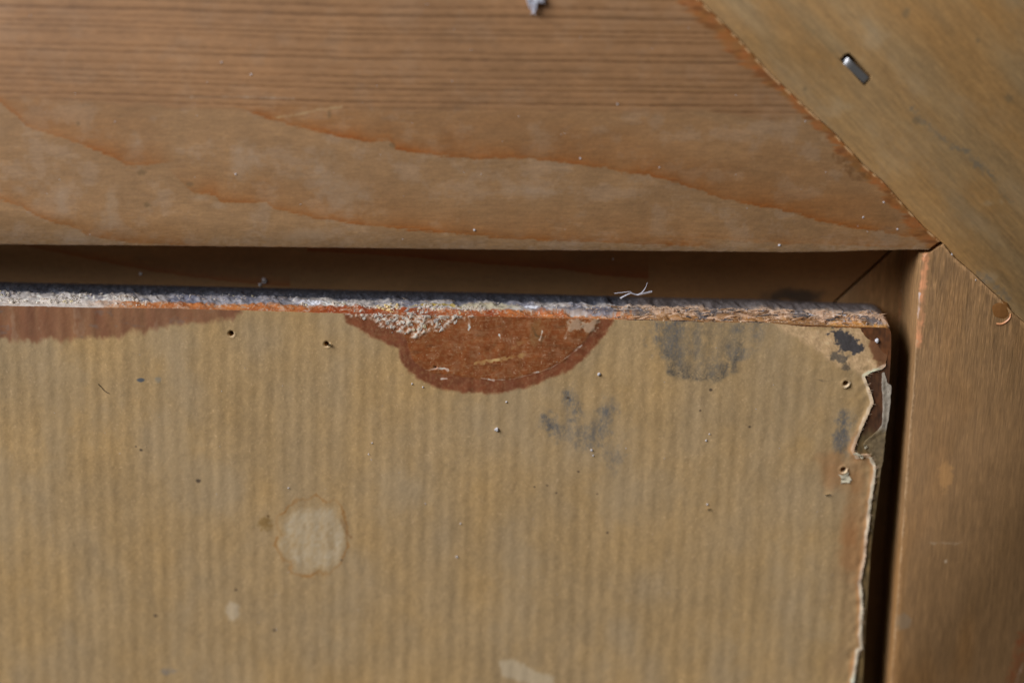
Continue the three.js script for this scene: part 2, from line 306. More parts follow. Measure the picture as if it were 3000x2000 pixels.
const braceSkin = new Skin(900, 900, 12, -56, 76, 8);
{
  braceSkin.paint(null, (x, z, k) => {
    const a = (x + z) * 0.7071, c = (x - z) * 0.7071;                                 // along and across the board
    const m = fbm(a * 0.06, c * 0.16, 3), st = fbm(a * 0.12 + 6, c * 0.9, 3), fib = noise(a * 0.9, c * 9) * 0.6 + noise(a * 2.4, c * 19) * 0.4;
    const f = 1 + 0.05 * m + 0.05 * st + 0.05 * fib + 0.03 * noise(x * 3, z * 3) + 0.05 * noise(a * 0.5, c * 3.6) + 0.03 * noise(a * 1.5, c * 4.4 + 6), warm = fbm(a * 0.1 + 40, c * 0.45, 2);
    let r = 131 + 6 * warm, g = 102 - 2 * warm, b = 62 - 9 * warm;
    braceSkin.set(k, r * f, g * f, b * f); braceSkin.bump[k] = 0.5 + 0.12 * fib + 0.15 * st; braceSkin.rough[k] = 0.6 + 0.08 * m;
    const dust = sst(0.1, 0.7, fbm(a * 0.1 + 11, c * 0.28, 4) + 0.15 * fbm(x * 2, z * 2, 2));
    braceSkin.blend(k, [140, 122, 94], 0.3 * dust);
  });
  braceSkin.line([[34.89,-39.46],[36.79,-37.91],[38.92,-35.78]], 0.35, [104, 88, 58], 0.45);
  braceSkin.line([[30.55,-41.09],[33.90,-38.65],[40.29,-32.68]], 0.8, [120, 100, 66], 0.25);
  braceSkin.line([[48.48,-29.23],[49.18,-27.69],[50.67,-26.97],[52.20,-25.46],[55.21,-23.69],[58.27,-21.15]], 0.42, [92, 86, 74], 0.5, 1.3);
  braceSkin.line([[54.97,-24.24],[56.92,-22.85],[58.71,-20.73],[60.99,-17.74]], 0.4, [100, 88, 66], 0.4, 0.9);
  braceSkin.line([[44.94,-29.98],[47.50,-28.31],[54.01,-22.85],[62.94,-13.45]], 0.9, [118, 98, 64], 0.22);
  for (const [x, z, s] of [[47.10,-40.89,0.45],[60.07,-30.61,0.45],[55.86,-37.50,0.2],[35.39,-31.64,0.25],[48.97,-27.81,0.4]]) braceSkin.blob(x, z, s, s * 1.2, [92, 78, 54], 0.5, 0.9, 0.7, 2);
  for (const [x, z, rx, rz] of [[58.29,-17.53,0.5,0.25],[59.94,-17.74,0.3,0.3],[59.07,-8.24,0.9,0.6],[43.33,-37.83,1.2,2.2],[38.79,-29.15,1.4,1]]) braceSkin.blob(x, z, rx, rz, [158, 146, 124], 0.22, 1.0, 0.9, 0.9);
  braceSkin.line([[57.78,-8.68],[59.56,-7.15],[61.34,-5.84]], 0.6, [92, 86, 74], 0.5, 0.9);
}
const braceMat = braceSkin.material(0.025);

const stileSkin = new Skin(640, 1400, 38, -16, 70, 54);
{
  const lean = (x, z) => x + z * 0.031;                                                // the grain follows the length of the side rail
  stileSkin.paint(null, (x, z, k) => {
    const c = lean(x, z), m = fbm(c * 0.25, z * 0.05, 3), m2 = fbm(c * 0.8 + 5, z * 0.3, 3);
    const fib = noise(c * 7, z * 0.55) * 0.55 + noise(c * 14, z * 1.1) * 0.5 + 0.4 * noise(c * 26, z * 2.2), hair = sst(0.35, 0.85, noise(c * 9 + 3, z * 0.7) + 0.5 * noise(c * 22, z * 1.6));
    const fuzz = sst(14, -8, z + 5 * m); let f = 1 + 0.06 * m + 0.05 * m2 + (0.075 + 0.07 * fuzz) * fib + 0.045 * noise(c * 3.2, z * 0.4 + 9) + 0.03 * noise(c * 4.4, z * 1.2), r = 119, g = 90, b = 56;
    const hh = hair * (0.28 + 0.5 * fuzz); r += 24 * hh; g += 18 * hh; b += 13 * hh;
    const warm = sst(0, 0.6, fbm(c * 0.2 + 8, z * 0.06 + 3, 2)); r += 5 * warm; b -= 5 * warm;
    stileSkin.set(k, r * f, g * f, b * f); stileSkin.bump[k] = 0.5 + (0.14 + 0.16 * fuzz) * fib; stileSkin.rough[k] = 0.6 + 0.12 * m2;
  });
  stileSkin.line([[66.39,39.70],[65.95,43.08],[65.32,46.96],[64.87,50.39]], 1.1, [126, 70, 38], 0.75, 0.4);
  stileSkin.line([[66.58,43.80],[66.10,45.26],[65.76,46.96]], 0.25, [172, 156, 138], 0.6, 0.6);
  stileSkin.line([[50.90,-11.30],[50.77,-7.48],[50.71,-3.09],[50.60,0.44]], 0.75, [186, 126, 84], 0.85, 0.2);  // worn orange chamfer with its highlight painted in
  stileSkin.line([[50.33,-6.17],[50.37,-3.09]], 0.22, [176, 172, 172], 0.7, 0.7);
  stileSkin.line([[50.32,0.00],[50.23,8.05],[50.03,15.04],[49.95,22.69],[49.77,30.51],[49.46,46.48]], 0.32, [156, 128, 94], 0.6, 0.6);
  stileSkin.line([[53.74,26.89],[56.81,26.98],[57.67,26.79]], 0.25, [150, 130, 104], 0.5);
  stileSkin.blob(...[[54.98,17.83]][0], 0.9, 1.6, [158, 116, 66], 0.5, 0.6, 0.4, 2);
  stileSkin.blob(...[[55.72,29.42]][0], 0.2, 0.25, [180, 164, 140], 0.6);
  stileSkin.blob(...[[50.80,37.78]][0], 0.9, 1.2, [120, 110, 94], 0.4, 0.5);
  stileSkin.line(stileEnd.map(q => [q[0] - 0.15, q[1] + 0.15]), 0.35, [172, 132, 86], 0.6, 0.8);  // pale line painted for the lit end face
}
const stileMat = stileSkin.material(0.05);

const frame = new THREE.Group(); frame.name = 'picture_frame'; scene.add(frame);
frame.userData = { label: 'corner of an old pine picture frame seen from the back, with a diagonal brace', category: 'picture frame' };
const railPoly = rough([...railEdge, ...railEnd, ...[[-79.83,-49.20]]], 0.4, (x, z) => z > -13 ? 0.05 : (x > 15 && x < 53 && z < -12) ? 0.07 : 0);
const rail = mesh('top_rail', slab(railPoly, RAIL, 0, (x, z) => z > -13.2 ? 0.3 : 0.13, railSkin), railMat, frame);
rail.userData.label = 'brown pine top rail with straight grain and orange growth rings';
const stilePoly = rough([...stileEnd, ...[[75.34,52.85],[49.42,52.85]], ...stileEdge], 0.4, (x, z) => x > 68 || z > 50 ? 0 : (x - 52 > (z + 12.5) * 0.8) ? 0.14 : 0.09);
const stile = mesh('side_rail', slab(stilePoly, RAIL, 0, (x, z) => x - z < 64 && x < 50.9 ? mix(0.26, 0.95, sst(2, -11, z)) : 0.06, stileSkin), stileMat, frame);
stile.userData.label = 'pine side rail with fuzzy vertical grain and a worn inner edge with painted highlight';
// the ledge of the rebate under each rail
const ledgeSkin = new Skin(1400, 280, -86, -16, 56, 10);
{
  const rg = [[[[-63.39,-9.74],[-59.07,-8.83],[-50.41,-7.03],[-46.07,-6.12],[-35.15,-4.62],[-28.58,-4.17]], 0.8, 0.7], [[[-26.25,-8.83],[-17.51,-8.38],[-10.95,-7.84],[-2.19,-7.03],[6.58,-6.44],[10.97,-5.67],[17.57,-5.22]], 1, 1.2]];
  ledgeSkin.paint(null, (x, z, k) => {
    const fib = noise(x * 0.9, z * 11), m = fbm(x * 0.2, z * 0.5, 3), mott = fbm(x * 2.2, z * 2.6, 3);
    let f = 1 + 0.08 * m + 0.06 * mott + 0.03 * fib, r = 116, g = 86, b = 51, ring = 0;
    for (const [l, s, fade] of rg) { const d = lerpLine(l, x) + 0.12 * fbm(x * 1.4, 3, 2) - z; if (x < l[0][0] || x > l[l.length - 1][0] || d < -0.2) continue; ring = Math.max(ring, s * sst(-0.15, 0.1, d) * Math.exp(-Math.max(d, 0) / fade)); }
    r += 4 * ring; g -= 20 * ring; b -= 26 * ring; f *= 1 - 0.12 * ring;
    if (x > 8) { const d = sst(8, 14, x + 2 * m) * 0.6; g -= 6 * d; b -= 8 * d; }
    ledgeSkin.set(k, r * f, g * f, b * f); ledgeSkin.bump[k] = 0.5 + 0.15 * mott + 0.1 * fib; ledgeSkin.rough[k] = 0.7;
  });
  ledgeSkin.blob(...[[36.54,-2.89]][0], 3.0, 0.8, [40, 34, 28], 0.7, 0.9, 0.7, 0.6);  // shadowy smear painted on the ledge beside the panel edge
}
const ledgeMat = ledgeSkin.material(0.03);
const mitre = (t, off) => [51.35 - t + off, -11.65 + t + off];                        // 45 degree mitre seen in the ledge
mesh('rebate_ledge', slab([...railEdge.slice(0, -1).map(q => [q[0], q[1] - 0.06]), mitre(0, -0.12), mitre(14, -0.12), [-84, 2.2]], FLOOR, 0, 0.12, ledgeSkin), ledgeMat, rail);
mesh('rebate_ledge', slab([mitre(0.1, 0.12), mitre(13.9, 0.12), [36.5, 55], [49.3, 55], ...stileEdge.slice(0, -2).map(q => [q[0] + 0.06, q[1]])], FLOOR, 0, 0.12, stileSkin), stileMat, stile);
// diagonal brace let into the corner, a hair below the rails
const gapX = 0.015, braceLeft = [...railEnd.slice().reverse(), ...stileEnd].map(q => [q[0] + gapX, q[1] - gapX]);
const slot = [[39.06,-35.53],[39.44,-35.28],[39.90,-35.86],[40.47,-36.06],[43.39,-33.09],[42.54,-31.94]];
const brace = mesh('corner_brace', slab(rough([...braceLeft, ...[[67.73,-49.20]]], 0.5, () => 0.0), BRACE, 0, 0.05, braceSkin, [slot], 1.5), braceMat, frame);
brace.userData.label = 'smooth tan diagonal corner brace with a sunken staple';
{
  const [a, b] = [[40.10,-35.07],[42.85,-32.55]], L = Math.hypot(b[0] - a[0], b[1] - a[1]), ang = Math.atan2(b[1] - a[1], b[0] - a[0]);
  const sh = new THREE.Shape(), w = 0.5;                                               // side view of the crown and its bent shoulder
  sh.moveTo(-0.25, -1.4); sh.lineTo(-0.25, -0.75); sh.quadraticCurveTo(0.0, 0.08, 0.95, 0.16); sh.lineTo(L - 0.35, 0.1); sh.quadraticCurveTo(L, 0.05, L, -0.5); sh.lineTo(L, -1.4);
  sh.lineTo(L - 0.4, -1.4); sh.lineTo(L - 0.4, -0.45); sh.lineTo(0.3, -0.45); sh.lineTo(0.2, -1.4); sh.closePath();
  const g = new THREE.ExtrudeGeometry(sh, { depth: 2 * w - 0.2, bevelEnabled: true, bevelSize: 0.1, bevelThickness: 0.1, bevelSegments: 3, curveSegments: 10 });
  g.translate(0, 0, -w + 0.1); g.rotateY(-ang); g.translate(a[0], 19.55, a[1]); g.scale(MM, MM, MM);
  const st = mesh('staple', toCreasedNormals(g, 0.7), new THREE.MeshStandardMaterial({ color: new THREE.Color().setRGB(0.3, 0.3, 0.29), metalness: 0.8, roughness: 0.36 }), brace);
  st.userData.label = 'dull steel staple crown with a bright bent shoulder';
}
{ // varnish drip caught on the outer edge of the side rail
  const [c] = [[60.50,-4.28]];
  const parts = [lump(c[0] + 0.1, 19.84, c[1] + 0.25, 1.6, 0.24, 1.15, 0.75, 0.1), tube([[60.30,-2.17],[60.98,-2.17],[61.55,-2.48],[61.98,-3.00],[62.03,-3.53]].map(q => [q[0] - 0.1, 19.93, q[1] - 0.08]), 0.2, 0.14, 8)];
  parts[1].deleteAttribute('uv'); parts[1] = parts[1].toNonIndexed(); parts[0] = parts[0].index ? parts[0].toNonIndexed() : parts[0];
  const tint = parts.flatMap((g, k) => Array.from({ length: g.attributes.position.count }, () => lin(...(k ? [178, 124, 82] : [110, 72, 33])))).flat(), drip = mergeGeometries(parts);
  drip.setAttribute('color', new THREE.Float32BufferAttribute(tint, 3));
  const d = mesh('varnish_drip', drip, new THREE.MeshPhysicalMaterial({ vertexColors: true, roughness: 0.4, clearcoat: 0.3, clearcoatRoughness: 0.4 }), stile);
  d.userData.label = 'hardened brown varnish drip';
}

// ================================================================ backing panel
const panel = new THREE.Group(); panel.name = 'backing_panel'; scene.add(panel);
panel.userData = { label: 'paper covered backing panel with brown glue stain and crumbling top edge lying in the rebate', category: 'backing panel' };
const holes = [[-35.09,-0.78,0.33],[-23.16,0.55,0.32],[41.97,5.74,0.33],[42.17,17.25,0.33],[-9.58,3.63,0.16],[-35.73,33.73,0.1]];
const stainBig = [[-21.00,-4.19],[-20.54,-2.29],[-18.02,-0.56],[-14.08,1.13],[-13.93,2.82],[-11.95,5.11],[-9.05,6.46],[-5.58,6.95],[-1.55,7.04],[1.37,6.37],[4.46,5.20],[7.02,4.08],[9.19,2.47],[11.12,-0.03],[12.21,-1.54],[12.63,-2.47],[12.65,-4.19]];
const stainFilm = [[-14.85,-4.19],[-13.22,0.24],[-12.18,2.91],[-10.19,4.26],[-7.28,4.70],[-3.43,5.24],[-0.43,5.24],[3.42,4.26],[6.41,2.82],[8.53,0.68],[10.72,-1.98],[10.91,-4.19]];
const stainLeft = [[-83.90,-5.51],[-84.41,0.24],[-63.93,0.01],[-59.67,0.10],[-54.12,-0.07],[-49.84,-0.43],[-45.98,-1.10],[-42.54,-1.76],[-38.27,-2.29],[-34.84,-2.95],[-33.88,-3.57],[-33.70,-5.07]];
const scraps = [[[6.97,-2.29],[8.16,-3.17],[8.54,-2.73],[8.72,-1.85],[8.60,-1.14],[7.11,-1.10]], [[8.72,-2.07],[9.35,-2.29],[10.79,-3.17],[10.88,-2.60],[10.34,-1.36],[9.71,-0.70],[9.15,-1.14]]];
const crustArea = [[-20.38,-3.53],[-17.00,-2.64],[-15.75,-1.32],[-14.05,-0.87],[-12.14,-0.21],[-11.07,-0.87],[-10.13,-1.63],[-8.51,-1.45],[-7.01,-2.42],[-4.67,-3.09],[-4.67,-3.97],[-20.37,-3.97]];
const tornEdge = paperOutline.slice(17, 43);
const tornDist = (x, z) => { let d = 1e9; for (let i = 1; i < tornEdge.length; i++) d = Math.min(d, segDist(x, z, tornEdge[i - 1], tornEdge[i])); return d; };
const inBig = (x, z) => x > -23 && x < 15 && z < 8.5 ? sst(0.28, -0.28, polySDF(stainBig, x, z) + 0.3 * fbm(x * 1.3, z * 1.3, 3)) : 0;
const inFilm = (x, z) => x > -17 && x < 13 && z < 7 ? sst(0.1, -0.1, polySDF(stainFilm, x, z) + 0.25 * fbm(x * 0.9 + 2, z * 0.9, 3)) : 0;

const crustAt = (x, z) => x > -22 && x < -2 && z < 3.5 ? sst(0.3, -0.3, polySDF(crustArea, x, z) + 0.9 * fbm(x * 1.6, z * 1.6, 4)) * sst(-0.45, 0.35, fbm(x * 3.0, z * 3.0, 3)) : 0;
const paperSkin = new Skin(2048, 1024, -86, -8, 52, 54);
{
  const S = paperSkin;
  S.paint(null, (x, z, k) => {
    const m = fbm(x * 0.06, z * 0.08, 3), m2 = fbm(x * 0.5, z * 0.28, 3), fine = noise(x * 8, z * 5) * 0.5 + noise(x * 16 + z * 4, z * 11) * 0.4 + noise(x * 5 - z * 7, z * 6 + x * 3) * 0.4;
    const fleck = sst(0.62, 0.95, noise(x * 9 + 2.7 * noise(x, z), z * 4) + 0.25 * noise(x * 3, z * 17));
    const pulp = noise(x * 2.7, z * 1.5) * 0.5 + noise(x * 3.1 + z * 1.9, z * 2.2 - x * 1.2 + 8) * 0.5 + noise(x * 4.4 - z * 2.4, z * 3) * 0.4, f = 1 + 0.035 * m + 0.06 * m2 + 0.04 * fine + 0.05 * pulp, w = fbm(x * 0.22 + 50, z * 0.15, 3);
    S.set(k, (148 + 4 * w + 16 * fleck) * f, (122 + 14 * fleck) * f, (82 - 6 * w + 13 * fleck) * f);
    const grey = sst(0.1, 0.7, fbm(x * 0.14 + 7, z * 0.1, 4) + 0.2 * fbm(x * 1.4, z * 1.1, 3) + 0.05);
    S.blend(k, [148, 128, 96], 0.35 * grey);
    S.bump[k] = 0.5 + 0.1 * fine + 0.15 * fleck + 0.16 * pulp; S.rough[k] = 0.86;
  });
  // brown glue stains
  S.paint(bbox(stainLeft), (x, z, k) => {
    const d = polySDF(stainLeft, x, z) + 0.28 * noise(x * 1.1, 4) + 0.22 * fbm(x * 1.6, z * 0.6, 3), t = sst(0.5, -0.5, d + 0.3 * noise(x * 1.7 + 0.4 * noise(x, 3), z * 0.7) + 0.15 * noise(x * 3.3, z * 2.4));
    const mot = fbm(x * 0.9, z * 0.5, 3) + 0.5 * noise(x * 0.52, 7.7);
    S.blend(k, [112 + 14 * mot, 70 + 9 * mot, 44 + 5 * mot], 0.86 * t * (0.92 + 0.25 * fbm(x * 1.2 + 5, z * 0.3, 2)));
    S.blend(k, [146, 118, 92], 0.4 * t * sst(0.5, 0.9, noise(x * 0.9, z * 0.12) + 0.2 * noise(x * 4, z * 2)));
    S.blend(k, [104, 90, 80], 0.5 * t * sst(0.2, 0.7, fbm(x * 0.8 + 30, z * 1.1, 3)));
  });
  S.paint(bbox(stainBig), (x, z, k) => {
    let t = inBig(x, z); if (t <= 0) return; t *= clamp(0.93 + 0.2 * noise(x * 4, z * 3) + 0.15 * noise(x * 9, z * 8));
    const film = inFilm(x, z), mot = fbm(x * 0.6, z * 0.9, 3), mot2 = fbm(x * 2.4 + 8, z * 2.1, 3);
    const rr = mix(106, 114, film) + 16 * mot + 8 * mot2, gg = mix(56, 59, film) + 10 * mot + 7 * mot2, bb = mix(29, 25, film) + 5 * mot + 6 * mot2;
    S.blend(k, [rr, gg, bb], 0.95 * t);
    S.blend(k, [78, 50, 28], 0.5 * t * film * sst(0.25, 0.8, fbm(x * 0.5 + 3, z * 1.2 + 9, 3)));
    S.blend(k, [148, 112, 84], 0.32 * film * sst(0.05, 0.6, fbm(x * 0.7 + 12, z * 1.0, 4) + 0.25 * noise(x * 3, z * 3)));
    const speck = sst(0.7, 1.0, noise(x * 4.6, z * 4.1) + 0.3 * noise(x * 11, z * 10)) * film;
    S.blend(k, [166, 136, 112], 0.6 * speck);
    S.blend(k, [150, 112, 82], 0.35 * film * sst(0.35, 0.8, noise(x * 1.3 + 4, z * 7) + 0.4 * noise(x * 9, z * 9)));
    S.rough[k] = mix(S.rough[k], mix(0.6, 0.42, film) + 0.12 * mot2, t); S.bump[k] = mix(S.bump[k], 0.5 + 0.12 * mot2, 0.75 * t);
  });
  for (const p of scraps) S.area(p, [166, 146, 120], 0.68, 0.55, 0.2, 2.6);
  S.area([[2.55,-2.20],[3.40,-2.87],[3.83,-1.54],[3.62,0.24],[2.77,1.13],[2.05,-0.21]], [128, 94, 54], 0.5, 0.4, 0.3, 2);
  S.line([[2.55,-1.54],[3.07,-0.43],[3.83,-0.43],[3.63,0.68]], 0.2, [80, 64, 40], 0.6);
  S.line([[-4.62,3.09],[-3.21,2.82],[-1.71,2.64],[1.71,1.93]], 0.3, [166, 130, 78], 0.75, 0.8);
  S.line([[-2.99,2.78],[-1.71,2.64]], 0.32, [186, 158, 104], 0.7, 0.8);
  S.line([[0.00,1.13],[0.85,0.46],[2.13,0.24]], 0.25, [152, 110, 66], 0.5, 0.8);
  S.line([[-0.43,5.24],[2.57,4.52],[5.13,3.58],[8.11,1.35]], 0.1, [186, 160, 138], 0.6);
  S.line([[-3.86,5.02],[-2.57,5.24],[-0.86,5.24]], 0.1, [190, 168, 150], 0.7);
  for (const q of [[[-10.87,3.99],[-9.63,3.81],[-8.56,3.67],[-8.05,3.99]], [[-8.83,5.15],[-8.23,5.06]], [[-2.91,5.20],[-2.31,5.29]], [[2.57,4.34],[3.51,4.21]], [[7.77,1.48],[8.70,0.77]], [[-5.44,-3.09],[-5.27,-1.98],[-5.41,-1.32]], [[6.60,-0.21],[6.90,-1.10]], [[3.75,-1.18],[3.49,0.01]], [[-1.58,-0.65],[-1.45,-0.21]]]) S.line(q, 0.17, [204, 190, 176], 0.95, 0.7);
  S.paint(bbox(crustArea), (x, z, k) => { const c = crustAt(x, z), e = noise(x * 3.5, z * 3.5) + 0.6 * noise(x * 7, z * 7); S.blend(k, [198 + 18 * e, 184 + 18 * e, 166 + 18 * e], 0.9 * c); S.bump[k] += 0.3 * c * e; S.rough[k] = mix(S.rough[k], 0.9, c); });
  // grey mould and soot marks
  
  S.paint(bbox([[17.00,-2.87],[32.63,6.95]]), (x, z, k) => {
    const [[cx, cz]] = [[23.88,0.68]], a = (x - cx) / 5.4, b = (z - cz) / 5.3, r = Math.hypot(a, b) + 0.16 * fbm(x * 0.7, z * 0.7, 3);
    const ringy = sst(1.06, 0.86, r) * (0.38 + 0.62 * sst(0.5, 0.95, r)) * sst(-1.2, 0.1, b * 0.8 - a * 0.45), fill = 0.35 * sst(1.0, 0.8, r);
    S.blend(k, [84, 76, 62], clamp(0.8 * Math.max(ringy, fill) * (0.75 + 0.9 * fbm(x * 1.5 + 7, z * 1.1, 4) + 0.5 * noise(x * 7, z * 5))));
  });
  for (const [x, z, rx, rz, al] of [[19.37,-0.87,1.6,2.2,0.6],[20.69,1.13,0.9,1.8,0.5],[23.02,0.24,0.7,1.8,0.4],[28.30,-1.54,0.7,0.5,0.6],[30.65,-1.10,1.0,1.6,0.4],[28.18,1.80,1.2,0.9,0.5],[7.52,8.31,0.8,1.8,0.55],[7.09,7.63,0.3,0.5,0.7],[12.26,9.21,0.8,1.3,0.5],[11.85,10.35,0.9,1.0,0.5],[4.74,10.94,1.0,1.1,0.65],[6.04,12.17,1.1,1.1,0.45],[9.50,13.08,1.8,1.4,0.5],[10.57,11.94,1.2,0.9,0.4],[12.99,15.60,1.0,1.3,0.4],[8.18,9.89,0.6,0.7,0.4],[3.88,10.57,0.4,0.5,0.5],[41.86,12.03,0.6,1.8,0.7],[41.59,13.76,0.7,1.1,0.6],[42.38,11.03,0.9,1.1,0.4],[42.78,13.31,0.8,1.4,0.35],[25.67,3.81,1.6,0.8,0.4]]) S.paint([x - rx * 3, z - rz * 3, x + rx * 3, z + rz * 3], (u, v, k) => { const d = Math.hypot((u - x) / rx, (v - z) / rz) / 1.25 + 0.8 * fbm(u * 1.3 + x, v * 1.3, 4); S.blend(k, [90, 86, 79], clamp(al * 0.9 * sst(1.5, 0.4, d) * (0.8 + 0.6 * noise(u * 8, v * 4) + 0.4 * noise(u * 3, v * 2)))); });
  for (let i = 0; i < 6; i++) S.line([[3.96,9.89],[4.57,11.48]].map(q => [q[0] + i * 0.32, q[1] + i * 0.25]), 0.1, [62, 62, 64], 0.5);
  // scuffed, fibrous corner and the black patch in it
  const scuff = [[32.53,-2.07],[36.63,-1.67],[44.99,-1.36],[45.56,-0.87],[44.37,0.01],[44.60,1.35],[46.46,3.54],[44.37,4.79],[42.80,4.03],[40.18,2.91],[38.42,1.57],[35.36,-0.43]];
  S.paint(bbox(scuff), (x, z, k) => { const t = sst(0.5, -0.5, polySDF(scuff, x, z) + 0.8 * fbm(x * 0.8, z * 0.8, 3)); const e = noise((x + z) * 2.2, (x - z) * 5); S.blend(k, [182 + 12 * e, 150 + 10 * e, 108 + 8 * e], t * (0.75 + 0.3 * noise(x * 2.2, z * 2.2))); S.bump[k] += t * 0.35 * e; });
  S.area([[44.99,-0.39],[45.64,-1.01],[46.67,-0.87],[47.15,0.24],[47.29,3.18],[46.54,3.54],[45.57,3.00],[44.93,2.02],[44.58,0.90]], [98, 60, 33], 0.85, 0.7, 0.35, 1.4);
  S.line([[44.11,4.61],[45.37,4.12],[46.54,3.45]], 0.22, [214, 182, 138], 0.8, 0.6);
  S.area([[39.33,-1.18],[40.43,-1.36],[42.06,-1.01],[42.62,0.01],[43.93,0.68],[44.12,1.22],[43.21,1.66],[42.35,1.57],[40.97,1.35],[40.42,0.46],[40.04,-0.43]], [52, 50, 50], 0.92, 0.75, 0.22, 1.8);
  S.blob(...[[41.10,2.33]][0], 1.1, 0.55, [74, 68, 58], 0.75, 0.9, 0.4, 2.4);
  S.blob(...[[41.97,3.58]][0], 0.5, 0.5, [72, 64, 52], 0.7, 0.9, 0.4, 2.4);
  S.line([[38.44,5.24],[39.09,5.42],[39.77,5.42]], 0.14, [88, 76, 54], 0.6);
  // torn edge: pale bared fibres, orange glue beside it
  S.paint([40, -2, 52, 54], (x, z, k) => {
    const d = tornDist(x, z) + 0.12 * noise(x * 3, z * 1.4);
    S.blend(k, [168, 104, 52], 0.6 * sst(1.1, 0.3, d) * sst(8, 16, z) * (0.8 + 0.5 * noise(1.5, z * 0.5)));
    S.blend(k, [222, 204, 180], 0.95 * sst(0.55, 0.28, d) * (z > 15.5 ? 1 : 0.5));
  });
  for (const [x, z, rx, rz, al] of [[43.89,28.62,1.5,3.4,0.55],[43.86,22.99,1.2,2.5,0.4],[40.74,16.15,1.6,1.5,0.4],[41.26,18.36,1.8,1.6,0.4],[43.33,25.80,1.0,2,0.45],[43.96,18.36,1.0,2.6,0.45]]) S.blob(x, z, rx, rz, [142, 92, 48], al, 0.5, 0.6, 0.8);
  S.paint([36, 13, 48, 48], (x, z, k) => S.blend(k, [130, 100, 66], 0.3 * sst(13, 17, z) * sst(36, 39, x) * sst(48, 45, z) * sst(5, 1.5, tornDist(x, z) + 2 * fbm(x * 0.5, z * 0.2, 3))));
  // water drop, pale inside a brown tide line
  S.paint(bbox([[-31.71,18.36],[-19.41,33.83]]), (x, z, k) => {
    const [[cx, cz]] = [[-25.75,26.27]], a = Math.atan2(z - cz, x - cx), r = Math.pow(Math.abs((x - cx) / 4.35) ** 2.5 + Math.abs((z - cz) / 5.6) ** 2.5, 0.4) + 0.07 * noise(a * 2.2 + 4, 1) + 0.09 * noise(x * 0.8, z * 0.8) + 0.035 * noise(x * 4, z * 4);
    S.blend(k, [170, 154, 124], 0.68 * sst(1.0, 0.78, r + 0.12 * sst(0, -5, z - cz)) * (0.78 + 0.3 * noise(x * 1.6, z * 0.8) + 0.3 * noise(x * 3 + z, z * 2.4)));
    S.blend(k, [138, 96, 48], 0.62 * sst(0.055, 0.012, Math.abs(r - 1)) * (0.75 + 0.5 * noise(a * 3, 2)));
  });
  S.blob(...[[-36.24,36.69]][0], 0.95, 1.25, [176, 160, 132], 0.6, 0.4, 0.3, 1.5);
  S.area([[-1.78,43.93],[-0.45,43.45],[1.34,44.17],[3.12,45.29],[5.36,46.12],[6.26,47.83],[2.68,47.35],[-1.34,45.88]], [176, 162, 134], 0.55, 0.6, 0.35, 1.2);
  S.blob(...[[-31.65,24.67]][0], 0.8, 0.75, [112, 84, 38], 0.65, 0.7, 0.5, 2);
  S.blob(...[[-31.22,23.55]][0], 0.18, 0.18, [90, 66, 30], 0.7);
  S.line([[-21.76,24.16],[-21.23,25.80],[-20.84,26.36]], 0.32, [116, 80, 44], 0.5, 0.7);
  S.line([[-48.44,30.03],[-48.22,31.93],[-47.81,34.31]], 0.14, [118, 96, 60], 0.4);
  S.blob(...[[-46.63,5.29]][0], 0.46, 0.24, [70, 74, 78], 0.9, 0.2, 0.3);
  S.blob(...[[-44.52,5.15]][0], 0.4, 0.4, [112, 112, 104], 0.5, 0.6, 0.5);
  S.blob(...[[-45.08,45.29]][0], 0.9, 0.4, [108, 102, 96], 0.55, 0.8, 0.5);
  for (const [hx, hz, r] of holes.slice(0, 4)) S.paint([hx - 1.5, hz - 1.5, hx + 1.5, hz + 1.5], (x, z, k) => { const dx = x - hx, dz = z - hz, d = Math.hypot(dx, dz); S.blend(k, [196, 174, 140], (hx > 40 ? 0.8 : 0.4) * sst(r * 1.9, r * 1.45, d + 0.15 * noise(x * 5, z * 5)) * sst(-0.2, 0.6, (dx * 0.8 + dz * 0.8) / (d + 0.01))); });  // hole lips: bared paper, with their lit lower-right side painted paler
  for (const [x, z, r] of [[-47.03,14.59,0.2],[-47.70,14.13,0.12],[-39.97,18.73,0.3],[-35.69,33.73,0.16],[-30.92,39.38,0.22],[2.87,19.56,0.14],[4.48,19.37,0.14],[5.66,20.35,0.14],[8.46,17.48,0.16],[10.88,20.53,0.12],[25.02,6.59,0.2],[23.75,9.30,0.16],[30.06,11.48,0.18],[12.25,25.80,0.16],[-46.27,37.32,0.25],[7.09,7.67,0.2],[-21.97,29.56,0.14]]) S.blob(x, z, r * 1.0, r * 0.85, [62, 50, 36], 0.8, 0.3, 0.35, 4);
}
const paperMat = paperSkin.material(0.04);
const ribs = (x, z) => {                                          // laid ribs, straight and close to 2 mm apart
  const c = x + z * 0.027 + 0.15 * noise(x * 0.2, z * 0.06) + 0.13 * noise(x * 0.5 + 3, z * 0.45), a = 0.85 + 0.3 * noise(x * 0.4 + 20, z * 0.14) + 0.45 * noise(x * 1.0, z * 0.6);
  return Math.sin(c * Math.PI * 2 / 1.96) * Math.max(0.2, a);
};
const scrapH = (x, z) => x > 5 && x < 12 && z < 2 ? 0.06 * Math.max(...scraps.map(p => sst(0.15, -0.15, polySDF(p, x, z) + 0.2 * noise(x * 3, z * 3)))) : 0;
